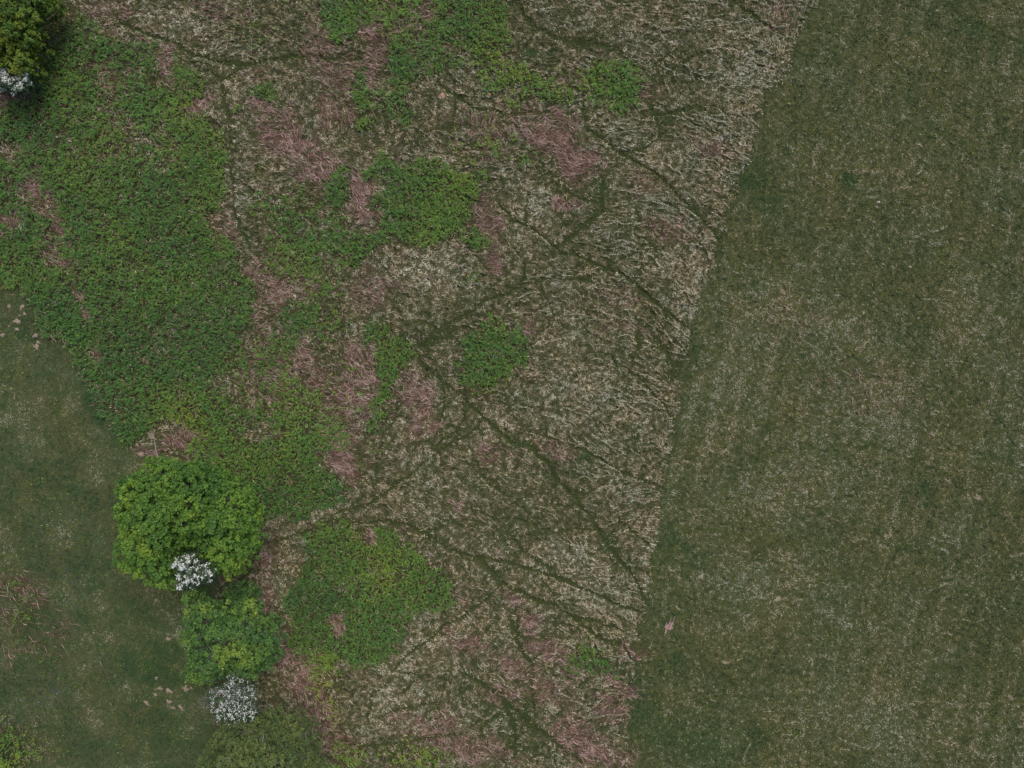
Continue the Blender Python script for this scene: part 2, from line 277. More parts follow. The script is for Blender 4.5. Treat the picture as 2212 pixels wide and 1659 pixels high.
def mix(nt, fac, a, b, mode='MIX'):
    n = nd(nt, "ShaderNodeMix", data_type='RGBA', blend_type=mode)
    for s, v in ((0, fac), (6, a), (7, b)):
        if hasattr(v, "links"): nt.links.new(v, n.inputs[s])
        else: n.inputs[s].default_value = v if s == 0 else (*v, 1)
    return n.outputs[2]
def mth(nt, op, a, b=0.0, c=None, clamp=False):
    n = nd(nt, "ShaderNodeMath", operation=op, use_clamp=clamp)
    for s, v in enumerate((a, b, c)):
        if v is None: continue
        if hasattr(v, "links"): nt.links.new(v, n.inputs[s])
        else: n.inputs[s].default_value = v
    return n.outputs[0]
def bump(nt, b, h, strength, dist):
    n = nd(nt, "ShaderNodeBump"); n.inputs["Strength"].default_value = strength; n.inputs["Distance"].default_value = dist
    nt.links.new(h, n.inputs["Height"]); nt.links.new(n.outputs[0], b.inputs["Normal"])
def tone_mat(name, stops, var=.25, rough=.75, nsc=3.0, hue=.0, hsc=.22):
    """colour from each strand's own tone, varied a little in patches"""
    def f(nt, b):
        at = nd(nt, "ShaderNodeAttribute", attribute_name="tone")
        t = at.outputs["Fac"]
        c = ramp(nt, t, stops)
        n = noise(nt, nsc, 2)
        g = ramp(nt, n, [(.3, (1 - var,) * 3), (.7, (1 + var,) * 3)])
        h = ramp(nt, noise(nt, hsc, 3, .6), [(.36, (1 + hue, 1.0, 1 - hue)), (.64, (1 - hue, 1.0, 1 + hue * .3))])
        nt.links.new(mix(nt, 1.0, mix(nt, 1.0, c, g, 'MULTIPLY'), h, 'MULTIPLY'), b.inputs["Base Color"])
    return material(name, f, rough)
def plain(name, c1, c2, sc=12, rough=.85, bmp=.4):
    def f(nt, b):
        n = noise(nt, sc, 4)
        nt.links.new(ramp(nt, n, [(.3, c1), (.7, c2)]), b.inputs["Base Color"])
        bump(nt, b, n, bmp, .05)
    return material(name, f, rough)

def ground_mat(nt, b):
    A = nd(nt, "ShaderNodeAttribute", attribute_name="cover_a"); B = nd(nt, "ShaderNodeAttribute", attribute_name="cover_b")
    sa = nd(nt, "ShaderNodeSeparateColor"); sb = nd(nt, "ShaderNodeSeparateColor")
    nt.links.new(A.outputs["Color"], sa.inputs[0]); nt.links.new(B.outputs["Color"], sb.inputs[0])
    bk, dd, pt = sa.outputs; rt, lt, lu = sb.outputs; st = A.outputs["Alpha"]; dk = B.outputs["Alpha"]
    big = noise(nt, .35, 4); mid = noise(nt, 1.6, 4, .65); fine = noise(nt, 9, 4, .7)
    turf = ramp(nt, mid, [(.3, (.045, .062, .020)), (.5, (.072, .078, .028)), (.7, (.10, .092, .04))])
    turf = mix(nt, mth(nt, 'MULTIPLY', ramp(nt, big, [(.42, (0, 0, 0)), (.62, (1, 1, 1))]), .45), turf, (.055, .08, .022))
    c = mix(nt, 0.0, turf, turf)
    stc = ramp(nt, fine, [(.32, (.06, .062, .026)), (.52, (.12, .105, .058)), (.68, (.26, .22, .15))])
    c = mix(nt, mth(nt, 'MULTIPLY', st, .75, clamp=True), c, stc)
    rtc = ramp(nt, fine, [(.33, (.040, .055, .018)), (.5, (.080, .092, .034)), (.68, (.15, .148, .075))])
    rt2 = ramp(nt, mid, [(.35, (.06, .068, .02)), (.65, (.12, .108, .055))])
    c = mix(nt, rt, c, mix(nt, .45, rtc, rt2))
    ltc = ramp(nt, fine, [(.33, (.034, .058, .026)), (.5, (.066, .088, .038)), (.68, (.14, .138, .08))])
    lt2 = ramp(nt, noise(nt, .8, 4, .65), [(.38, (.042, .082, .032)), (.6, (.11, .108, .052))])
    c = mix(nt, lt, c, mix(nt, .5, ltc, lt2))
    c = mix(nt, mth(nt, 'MULTIPLY', dd, .85, clamp=True), c, ramp(nt, fine, [(.35, (.09, .05, .035)), (.65, (.25, .14, .11))]))
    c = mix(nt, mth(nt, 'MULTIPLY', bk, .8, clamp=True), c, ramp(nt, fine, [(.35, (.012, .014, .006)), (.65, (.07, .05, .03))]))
    c = mix(nt, mth(nt, 'MULTIPLY', lu, .8), c, ramp(nt, fine, [(.3, (.016, .055, .02)), (.7, (.04, .095, .028))]))
    c = mix(nt, mth(nt, 'MULTIPLY', pt, .85), c, ramp(nt, fine, [(.3, (.03, .045, .012)), (.7, (.065, .082, .024))]))
    c = mix(nt, dk, c, (.02, .025, .02))
    h = ramp(nt, noise(nt, .22, 3, .6), [(.36, (1.03, 1.0, .92)), (.64, (.92, 1.0, .98))])
    c = mix(nt, mth(nt, 'MAXIMUM', rt, lt), c, mix(nt, 1.0, c, h, 'MULTIPLY'))
    nt.links.new(c, b.inputs["Base Color"]); bump(nt, b, fine, .8, .08)
M_ground = material("meadow_ground", ground_mat, .9, .1)

# ---------------------------------------------------------------- mesh helpers
def mesh_np(name, co, quads, mat, tone=None, parent=None, smooth=False, link=True):
    """co (n,3); quads (m,k) with k = 3 or 4"""
    me = bpy.data.meshes.new(name); n = len(co); m, k = quads.shape
    me.vertices.add(n); me.vertices.foreach_set("co", np.ascontiguousarray(co, np.float32).ravel())
    me.loops.add(m * k); me.loops.foreach_set("vertex_index", np.ascontiguousarray(quads, np.int32).ravel())
    me.polygons.add(m); me.polygons.foreach_set("loop_start", np.arange(0, m * k, k, dtype=np.int32))
    me.polygons.foreach_set("use_smooth", np.full(m, smooth))
    me.update(calc_edges=True)
    if tone is not None:
        a = me.attributes.new("tone", 'FLOAT', 'POINT'); a.data.foreach_set("value", np.ascontiguousarray(tone, np.float32))
    me.materials.append(mat)
    o = bpy.data.objects.new(name, me); COL.objects.link(o)
    if parent: o.parent = parent
    return o
def tag(o, label=None, cat=None, group=None, kind=None):
    for k, v in (("label", label), ("category", cat), ("group", group), ("kind", kind)):
        if v: o[k] = v
    return o
def empty(name, loc):
    o = bpy.data.objects.new(name, None); COL.objects.link(o); o.location = loc; o.empty_display_size = .3; return o
def at(U, V, h=0.0):
    """a point of the traced plan, standing h metres above the ground"""
    k = S * (CAM_H - h) / CAM_H
    return ((U - 1106) * k, (829.5 - V) * k, h)

# ---------------------------------------------------------------- ground: one sheet to the horizon
def axis(a, step=.09):
    core = np.arange(-a, a + step / 2, step); out = a + np.cumsum(.12 * 1.22 ** np.arange(42)); out = out[out < 1500]
    return np.concatenate([-out[::-1], core, out])
ax, ay = axis(41.5), axis(31.5)
X, Y = np.meshgrid(ax, ay); x = X.ravel(); y = Y.ravel()
Z = ground_z(x, y)
co = np.stack([x, y, Z], 1); nx, ny = len(ax), len(ay)
i = (np.arange(ny - 1)[:, None] * nx + np.arange(nx - 1)[None]).ravel()
g = mesh_np("ground", co, np.stack([i, i + 1, i + nx + 1, i + nx], 1), M_ground, smooth=True)
g["kind"] = "structure"; g["label"] = "rough meadow ground of turf, paths and old litter"
for nm, ms in (("cover_a", (brk, ded, pth, straw)), ("cover_b", (right, left, lus, dark))):
    c4 = np.stack([look(m, x, y) for m in ms], 1).astype(np.float32)
    g.data.attributes.new(nm, 'FLOAT_COLOR', 'POINT').data.foreach_set("color", c4.ravel())
del co, X, Y, Z

# ---------------------------------------------------------------- strands of grass and dead stalks
HX, HY = 42.5, 32.5
def scatter(dens):
    n = int(4 * HX * HY * dens)
    return rng.uniform(-HX, HX, n), rng.uniform(-HY, HY, n)
def ribbons(x, y, z, yaw, L, W, arch, curl, wig, seg=3):
    n = len(x); s = np.linspace(-.5, .5, seg + 1)
    h = yaw[:, None] + curl[:, None] * s[None] + rng.normal(0, 1, (n, seg + 1)) * wig
    stp = (L / seg)[:, None]
    dx = np.cos(h) * stp; dy = np.sin(h) * stp
    px = np.cumsum(dx, 1); py = np.cumsum(dy, 1)
    px = x[:, None] + px - px.mean(1, keepdims=True); py = y[:, None] + py - py.mean(1, keepdims=True)
    pz = z[:, None] + arch[:, None] * (1 - 3 * s[None] ** 2) + rng.normal(0, .012, (n, seg + 1))
    tp = np.array([1 - .75 * abs(t * 2) ** 2 for t in s])[None] * W[:, None] * .5
    ox, oy = -np.sin(h) * tp, np.cos(h) * tp
    tilt = rng.normal(0, .5, (n, 1)) * tp
    a = np.stack([px + ox, py + oy, pz + tilt], 2); b = np.stack([px - ox, py - oy, pz - tilt], 2)
    v = np.stack([a, b], 2).reshape(-1, 3)                      # n, seg+1, 2, 3
    base = (np.arange(n) * (seg + 1) * 2)[:, None] + (np.arange(seg) * 2)[None]
    base = base.ravel()
    return v, np.stack([base, base + 1, base + 3, base + 2], 1), (seg + 1) * 2
class Pile:
    def __init__(s): s.v = []; s.f = []; s.t = []; s.n = 0
    def add(s, v, f, t):
        s.v.append(v); s.f.append(f + s.n); s.t.append(t); s.n += len(v)
    def strands(s, x, y, lift, yaw, L, W, arch, curl, wig, tone, seg=3):
        z = ground_z(x, y) + lift
        v, f, k = ribbons(x, y, z, yaw, L, W, arch, curl, wig, seg); s.add(v, f, np.repeat(tone, k))
    def build(s, name, mat, **k):
        return mesh_np(name, np.concatenate(s.v), np.concatenate(s.f), mat, np.concatenate(s.t), **k)
def tangent(x, y):
    e = .06; gx = phase(x + e, y) - phase(x - e, y); gy = phase(x, y + e) - phase(x, y - e)
    return np.arctan2(-gx, gy)

# tussock grass: base of crossed blades, and pale straw lying along the crests
STRAW = [(0, (.028, .05, .014)), (.25, (.062, .082, .026)), (.45, (.13, .135, .062)), (.65, (.275, .245, .155)), (.85, (.45, .41, .295)), (1, (.60, .57, .45))]
M_straw = tone_mat("tussock_blades", STRAW, .22, hue=.08, hsc=.4)
T = Pile()
x, y = scatter(170); st = look(straw, x, y)
k = rng.random(len(x)) < st * .9; x, y, st = x[k], y[k], st[k]
f, amp = crest(x, y); pl = look(pale, x, y); ddn = look(ded, x, y); n = len(x)
tn = .455 + .16 * (fbm(x, y, 2.6, 2) - .5) * 2 + .22 * pl + .32 * (vn(x, y, .24, 6) - .5) * 2 * 1.2 + rng.normal(0, .15, n) - .08 * (f > .8) * amp
T.strands(x, y, rng.uniform(.01, .09, n), tangent(x, y) + rng.normal(0, .8, n), rng.uniform(.10, .27, n), rng.uniform(.03, .06, n),
          rng.uniform(.01, .07, n), rng.normal(0, 1.2, n), .3, np.clip(tn, .03, 1))
x, y = scatter(300); st = look(straw, x, y); f, amp = crest(x, y); pl = look(pale, x, y)
pr = np.exp(-((f - .12) / .05) ** 2) * amp * (.6 + .4 * pl) * st + .07 * sstep(.58, .72, vn(x, y, .42, 14)) * st * pl
k = rng.random(len(x)) < pr * .45; x, y, pl = x[k], y[k], pl[k]; n = len(x)
T.strands(x, y, rng.uniform(.06, .14, n), tangent(x, y) + rng.normal(0, .25, n), rng.uniform(.14, .34, n), rng.uniform(.035, .065, n),
          rng.uniform(.01, .05, n), rng.normal(0, .8, n), .3, np.clip(.66 + .14 * pl + rng.normal(0, .13, n), .2, 1))
def crests(T, n0, mask, lmin, lmax, th0, bend, tone, lift, step=.085, thr=.3):
    """long combed-over crests: overlapping strands laid along gently arched lines, the shade below them painted as dark green blades"""
    x = rng.uniform(-HX, HX, n0); y = rng.uniform(-HY, HY, n0)
    k = rng.random(n0) < look(mask, x, y); x, y = x[k], y[k]; n = len(x)
    L = rng.uniform(lmin, lmax, n) * rng.uniform(.5, 1, n); th = th0 + .6 * (vn(x, y, 6, 3) - .5) * 2 + rng.normal(0, .15, n)
    b = rng.normal(bend, .5, n); wob = rng.uniform(.5, 1.6, n); ph = rng.uniform(0, 6.28, n); bright = rng.normal(0, .07, n)
    m = int(lmax / step); px, py = x.copy(), y.copy(); X_, Y_, H_, B_ = [], [], [], []
    for i in range(m):
        t = i * step / L; h = th + b * (.5 - t) + .26 * np.sin(i * step * 4 * wob + ph)
        px = px + np.cos(h) * step; py = py + np.sin(h) * step
        ok = (t < 1) & (look(mask, px, py) > thr); fade = np.sin(np.pi * np.clip(t, 0, 1)) ** .4
        X_.append(px[ok]); Y_.append(py[ok]); H_.append(h[ok]); B_.append((bright + .16 * (fade - 1))[ok])
    X_, Y_, H_, B_ = map(np.concatenate, (X_, Y_, H_, B_))
    for j in range(2):
        q = len(X_)
        kk = rng.random(q) < .8; q = int(kk.sum())
        T.strands(X_[kk] + rng.normal(0, .03, q), Y_[kk] + rng.normal(0, .03, q), lift + rng.uniform(-.03, .05, q), H_[kk] + rng.normal(0, .32, q), rng.uniform(.08, .20, q),
                  rng.uniform(.025, .05, q), rng.uniform(.0, .03, q), rng.normal(0, .5, q), .2, np.clip(tone + B_[kk] + rng.normal(0, .13, q), .1, 1))
    q = len(X_)  # shade under each crest, put in as a row of dark strands
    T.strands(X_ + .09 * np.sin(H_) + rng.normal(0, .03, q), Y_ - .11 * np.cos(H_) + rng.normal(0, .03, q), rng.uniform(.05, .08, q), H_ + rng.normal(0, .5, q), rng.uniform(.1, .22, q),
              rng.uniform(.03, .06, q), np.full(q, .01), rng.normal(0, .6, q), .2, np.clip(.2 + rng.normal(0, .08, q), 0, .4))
x_, y_ = scatter(120); k = rng.random(len(x_)) < np.clip(look(pth, x_, y_) * 1.2 + .5 * look(lus, x_, y_), 0, 1) * (1 - look(left, x_, y_)) * (1 - look(right, x_, y_)) * .9
x_, y_ = x_[k], y_[k]; n = len(x_)
T.strands(x_, y_, rng.uniform(.01, .06, n), rng.uniform(0, 6.28, n), rng.uniform(.08, .22, n), rng.uniform(.03, .055, n), rng.uniform(0, .04, n), rng.normal(0, 1, n), .3, np.clip(.17 + rng.normal(0, .11, n) + .2 * (vn(x_, y_, .4, 3) - .5), 0, .6))
est = np.clip(straw, 0, 1) * (GU > 1050) * (.55 + .45 * (GU > 1250)); west = straw * (GU <= 1120)
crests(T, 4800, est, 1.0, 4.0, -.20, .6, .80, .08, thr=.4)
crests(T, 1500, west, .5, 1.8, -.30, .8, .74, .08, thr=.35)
tag(T.build("tussock_grass", M_straw), "tangled tussocks of straw pale grass combed into wavy crests", "grass", kind="stuff")

# short turf of the two open fields
TURF = [(0, (.014, .045, .022)), (.2, (.030, .062, .022)), (.4, (.066, .090, .026)), (.6, (.122, .145, .056)), (.8, (.235, .225, .14)), (.93, (.36, .335, .25)), (1, (.30, .42, .04))]
M_turf = tone_mat("turf_blades", TURF, .2, hue=.07)
T = Pile()
x, y = scatter(150); rt = look(right, x, y); lt = look(left, x, y); lu = np.maximum(look(lus, x, y), look(pth, x, y)); sp = look(strip, x, y)
k = rng.random(len(x)) < np.clip(rt * .8 + lt * .75, 0, 1); x, y, rt, lt, lu, sp = x[k], y[k], rt[k], lt[k], lu[k], sp[k]
f, amp = crest(x, y); n = len(x)
tn = (.475 + .28 * (fbm(x, y, 3.2, 3, 4) - .5) * 2 + .40 * (vn(x, y, .22, 8) - .5) * 2 + rng.normal(0, .18, n) + .16 * np.sin((x * .97 - y * .237) * 3.63 + 2.5 * vn(x, y, 9, 4)) * vn(x, y, 7, 2) + .27 * look(flk, x, y)) * rt \
     + (.45 + .52 * (fbm(x, y, 2.4, 5, 4) - .5) * 2 + .20 * (vn(x, y, .24, 9) - .5) * 2 + rng.normal(0, .10, n)) * lt
tn = tn - .40 * lu - .16 * sp * rt
cr = np.exp(-((f - .13) / .08) ** 2) * sstep(.55, .75, vn(x, y, .9, 15)) * rt * (1 - lu)
tn = tn + cr * .35
T.strands(x, y, rng.uniform(.005, .04, n), np.where(rng.random(n) < .25 + cr, tangent(x, y) + rng.normal(0, .3, n), rng.uniform(0, 6.28, n)),
          rng.uniform(.07, .19, n) + .10 * cr, rng.uniform(.03, .055, n), rng.uniform(.0, .03, n), rng.normal(0, 1.2, n), .35, np.clip(tn, .02, .93))
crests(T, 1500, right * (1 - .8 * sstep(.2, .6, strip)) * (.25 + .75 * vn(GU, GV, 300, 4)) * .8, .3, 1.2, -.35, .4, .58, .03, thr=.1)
# scattered yellow-green sprigs
x, y = scatter(3.2); w = look(left, x, y) * .8 * sstep(.4, .9, vn(x, y, 2.2, 6)) + look(right, x, y) * .28 * sstep(.5, .8, vn(x, y, 5, 2))
k = rng.random(len(x)) < w; x, y = x[k], y[k]; n = len(x)
T.strands(x, y, np.full(n, .05), rng.uniform(0, 6.28, n), rng.uniform(.06, .12, n), rng.uniform(.04, .06, n), np.full(n, .02), np.zeros(n), .3, np.ones(n))
tag(T.build("field_grass", M_turf), "short olive and dark green turf of the open fields", "grass", kind="stuff")

# dead bracken: pink-brown stalks lying mostly one way
DEAD = [(0, (.05, .03, .022)), (.3, (.14, .082, .064)), (.6, (.35, .215, .19)), (.85, (.54, .37, .33)), (1, (.60, .47, .42))]
M_dead = tone_mat("dead_bracken_stalks", DEAD, .2)
T = Pile()
x, y = scatter(110); w = look(ded, x, y) * (.25 + .85 * vn(x, y, .7, 4)) + .14 * look(brk, x, y) * (1 - sstep(.3, .8, look(brk, x, y)) * .7) + .03 * look(straw, x, y) * sstep(.5, .7, vn(x, y, 3, 10))
k = rng.random(len(x)) < np.clip(w, 0, 1) * .85; x, y = x[k], y[k]; n = len(x); dd = look(ded, x, y)
yaw = -.45 + 1.1 * (vn(x, y, 4.5, 8) - .5) * 2 + rng.normal(0, .55, n)
T.strands(x, y, rng.uniform(.02, .16, n), yaw, rng.uniform(.25, .75, n), rng.uniform(.02, .045, n), rng.uniform(0, .08, n),
          rng.normal(0, .5, n), .16, np.clip(.40 + .16 * dd + .2 * (vn(x, y, .5, 5) - .5) * 2 + rng.normal(0, .17, n), 0, 1))
tag(T.build("dead_bracken", M_dead), "pinkish brown litter of last year's dead bracken stalks", "dead bracken", kind="stuff")

# ---------------------------------------------------------------- green bracken fronds
def fronds(x, y, z, yaw, L, W, rise, tone, pairs=4):
    n = len(x); c, s = np.cos(yaw), np.sin(yaw); vs = []; fs = []
    cur = rng.normal(0, .35, n)
    def pt(t, side, back=0.0):
        u = L * t; w = W * side + cur * L * t * t * .5
        zz = z + rise * (1 - (1 - t * 1.15) ** 2) - abs(side) * W * rng.uniform(.05, .5, n)
        u = u - back * L
        return np.stack([x + c * u - s * w, y + s * u + c * w, zz], 1)
    tv = []; q = 0
    for i in range(pairs):
        t0 = .12 + .74 * i / pairs; wd = (1 - t0 * .8) * (.75 if i == 0 else 1)
        dt = .74 / pairs
        for sg in (-1, 1):
            vs += [pt(t0, 0), pt(t0 + dt * .95, 0), pt(t0 + dt * rng.uniform(.6, 1.4), sg * wd * rng.uniform(.75, 1.15, n))]
            fs.append((q, q + 1, q + 2)); q += 3; tv += [0, 0, .06]
    vs += [pt(.82, -.22), pt(.82, .22), pt(1.08, 0)]; fs.append((q, q + 1, q + 2)); q += 3; tv += [.02, .02, .12]
    v = np.stack(vs, 1).reshape(-1, 3); f = (np.arange(n) * q)[:, None, None] + np.array(fs)[None]
    t = (tone[:, None] + np.array(tv)[None]).ravel()
    return v, f.reshape(-1, 3), t
FERN = [(0, (.040, .098, .036)), (.2, (.060, .145, .038)), (.45, (.086, .200, .038)), (.7, (.145, .245, .042)), (.88, (.19, .28, .04)), (1, (.27, .35, .05))]
M_fern = tone_mat("bracken_fronds", FERN, .22, .65, hue=.10, hsc=.3)
x, y = scatter(95); b = look(brk, x, y)
w = np.clip(b * 1.8 - .45 * (1 - vn(x, y, .8, 3)) * (1.4 - b) - 1.5 * (1 - vn(x, y, .34, 13)) ** 1.6, 0, 1)
k = rng.random(len(x)) < w * .95; x, y, b = x[k], y[k], b[k]; n = len(x)
big = fbm(x, y, 5.5, 6)
tn = .42 + .34 * (big - .5) * 2 + .20 * (1 - b) + rng.normal(0, .16, n)
yel = mx(*[np.exp(-(((x - at(u, v)[0]) / (a * S)) ** 2 + ((y - at(u, v)[1]) / (c * S)) ** 2)) * d for u, v, a, c, d in
    [(905, 1635, 110, 60, .42), (750, 1640, 70, 60, .4), (700, 1480, 70, 110, .42), (930, 70, 160, 80, .16), (960, 450, 90, 60, .10), (30, 1640, 60, 60, .3), (860, 1230, 110, 70, .16), (1050, 780, 80, 90, .14), (100, 560, 60, 60, .15), (470, 1000, 120, 60, .12), (330, 300, 130, 120, .1)]])
blu = mx(*[np.exp(-(((x - at(u, v)[0]) / (a * S)) ** 2 + ((y - at(u, v)[1]) / (c * S)) ** 2)) * d for u, v, a, c, d in
    [(330, 640, 160, 160, .2), (220, 880, 100, 90, .28), (640, 690, 60, 50, .3), (900, 145, 60, 50, .3), (1280, 1425, 60, 40, .25), (700, 1330, 60, 60, .2), (660, 1230, 40, 60, .12), (150, 90, 100, 60, .15), (160, 260, 60, 60, .1), (870, 240, 40, 40, .3), (1018, 600, 40, 30, .25), (610, 430, 60, 60, .2)]])
tn = tn + yel * .75 - blu * .5
L = rng.uniform(.14, .29, n); T = Pile()
hump = .75 * (fbm(x, y, .42, 12, 2) - .35)
v, f, t = fronds(x, y, ground_z(x, y) + (rng.uniform(.06, .36, n) + hump) * (.35 + .65 * b), rng.uniform(0, 6.28, n), L, L * rng.uniform(.32, .46, n), rng.uniform(.03, .16, n), np.clip(tn, .02, .95))
tag(mesh_np("bracken", v, f, M_fern, np.clip(t, 0, 1)), "bright green young bracken fronds growing in dense patches", "bracken", kind="stuff")

# bluebells in the rough grass of the left field
T = Pile()
bx = np.concatenate([rng.normal(at(u, v)[0], a * S, m) for u, v, a, b_, m in [(120, 1180, 40, 40, 60), (100, 1490, 45, 30, 120), (170, 1270, 30, 30, 40)]])
by = np.concatenate([rng.normal(at(u, v)[1], b_ * S, m) for u, v, a, b_, m in [(120, 1180, 40, 40, 60), (100, 1490, 45, 30, 120), (170, 1270, 30, 30, 40)]])
n = len(bx)
T.strands(bx, by, np.full(n, .12), rng.uniform(0, 6.28, n), rng.uniform(.05, .10, n), np.full(n, .05), np.full(n, .02), np.zeros(n), .2, rng.random(n))
tag(T.build("bluebells", tone_mat("bluebell_petals", [(0, (.06, .08, .16)), (1, (.09, .12, .30))], .2)), "scattered small blue bluebell flowers in the left field", "bluebells", kind="stuff")

# ---------------------------------------------------------------- trees
def tube(pts, rad, seg=7):
    """tapered bent tube through pts"""
    P_ = np.array(pts, float); n = len(P_); v = []
    for i in range(n):
        d = P_[min(i + 1, n - 1)] - P_[max(i - 1, 0)]; d /= np.linalg.norm(d) + 1e-9
        a = np.cross(d, (0, 0, 1) if abs(d[2]) < .9 else (1, 0, 0)); a /= np.linalg.norm(a); b = np.cross(d, a)
        for j in range(seg):
            q = 2 * math.pi * j / seg; v.append(P_[i] + rad[i] * (a * math.cos(q) + b * math.sin(q)))
    v.append(P_[0]); v.append(P_[-1]); f = []
    for i in range(n - 1):
        for j in range(seg):
            k = (j + 1) % seg; f.append((i * seg + j, i * seg + k, (i + 1) * seg + k, (i + 1) * seg + j))
    for j in range(seg):
        k = (j + 1) % seg; f.append((n * seg, j, k, k)); f.append((n * seg + 1, (n - 1) * seg + k, (n - 1) * seg + j, (n - 1) * seg + j))
    return np.array(v), f
def tubes_mesh(name, lst, mat, parent):
    V = []; F = []; o = 0
    for v, f in lst:
        V.append(v); F += [tuple(dict.fromkeys(i + o for i in q)) for q in f]; o += len(v)
    me = bpy.data.meshes.new(name); me.from_pydata(np.concatenate(V).tolist(), [], F); me.update()
    me.polygons.foreach_set("use_smooth", [True] * len(F)); me.materials.append(mat)
    ob = bpy.data.objects.new(name, me); COL.objects.link(ob); ob.parent = parent; return ob
def wander(a, b, r, k=4, j=.12):
    a = np.array(a, float); b = np.array(b, float); L = np.linalg.norm(b - a)
    return [a + (b - a) * t + r.normal(0, 1, 3) * L * j * math.sin(math.pi * t) * .6 for t in np.linspace(0, 1, k)]
M_bark = plain("bark_grey_brown", (.06, .05, .04), (.16, .14, .115), 9)
M_twig = plain("lichen_grey_twigs", (.17, .165, .145), (.34, .33, .30), 14)

def leaves(c, per, spread, size, tone, r, flat=.5, tvar=.10):
    """c (m,3) cluster centres; leaf faces scattered about each"""
    m = len(c); n = m * per
    off = r.normal(0, 1, (n, 3)); off /= np.linalg.norm(off, axis=1, keepdims=True) + 1e-9
    off *= (r.random((n, 1)) ** .5); sp = np.repeat(spread, per)[:, None] if np.ndim(spread) else spread
    p = np.repeat(c, per, 0) + off * sp * np.array([1, 1, .7])
    nr = off * .6 + r.normal(0, flat, (n, 3)) + np.array([0, 0, .8]); nr /= np.linalg.norm(nr, axis=1, keepdims=True)
    a = np.cross(nr, r.normal(0, 1, (n, 3))); a /= np.linalg.norm(a, axis=1, keepdims=True) + 1e-9
    b = np.cross(nr, a); sz = size * r.uniform(.6, 1.3, (n, 1))
    v = np.stack([p - a * sz, p - b * sz * .8, p + a * sz, p + b * sz * .8 + nr * sz * .15], 1).reshape(-1, 3)
    f = np.arange(n * 4).reshape(n, 4)
    t = np.repeat(np.repeat(tone, per) + r.normal(0, tvar, n), 4)
    return v, f, np.clip(t, 0, 1)

def edge_dist(px, py, P_):
    d = np.full(px.shape, 1e9); n = len(P_)
    for i in range(n):
        x1, y1 = P_[i]; x2, y2 = P_[(i + 1) % n]; L = (x2 - x1) ** 2 + (y2 - y1) ** 2 + 1e-9
        t = np.clip(((px - x1) * (x2 - x1) + (py - y1) * (y2 - y1)) / L, 0, 1)
        d = np.minimum(d, np.hypot(px - x1 - t * (x2 - x1), py - y1 - t * (y2 - y1)))
    return d
def crown_lobes(out, lr, hb, ht, dome, r, gap=1.0, tries=4000):
    """fill a traced crown outline with rounded boughs; dome = distance (units) over which the crown rises"""
    us = [p[0] for p in out]; vs = [p[1] for p in out]; L = []
    A = np.array([r.uniform(min(us), max(us), tries), r.uniform(min(vs), max(vs), tries)]).T
    ins = inpoly(A[:, 0], A[:, 1], out); A = A[ins]; ed = edge_dist(A[:, 0], A[:, 1], out)
    for (u, v), e in zip(A, ed):
        rr = lr * r.uniform(.65, 1.25); rr = min(rr, max(e * 1.02, lr * .45))
        if e < rr * .55: continue
        if any((u - a) ** 2 + (v - b) ** 2 < ((rr + c) * .52 * gap) ** 2 for a, b, c, _ in L): continue
        t = min(1, e / dome); h = hb + (ht - hb) * math.sqrt(1 - (1 - t) ** 2) + r.uniform(-.5, .5) * 1.3
        L.append((u, v, rr, h))
    return L
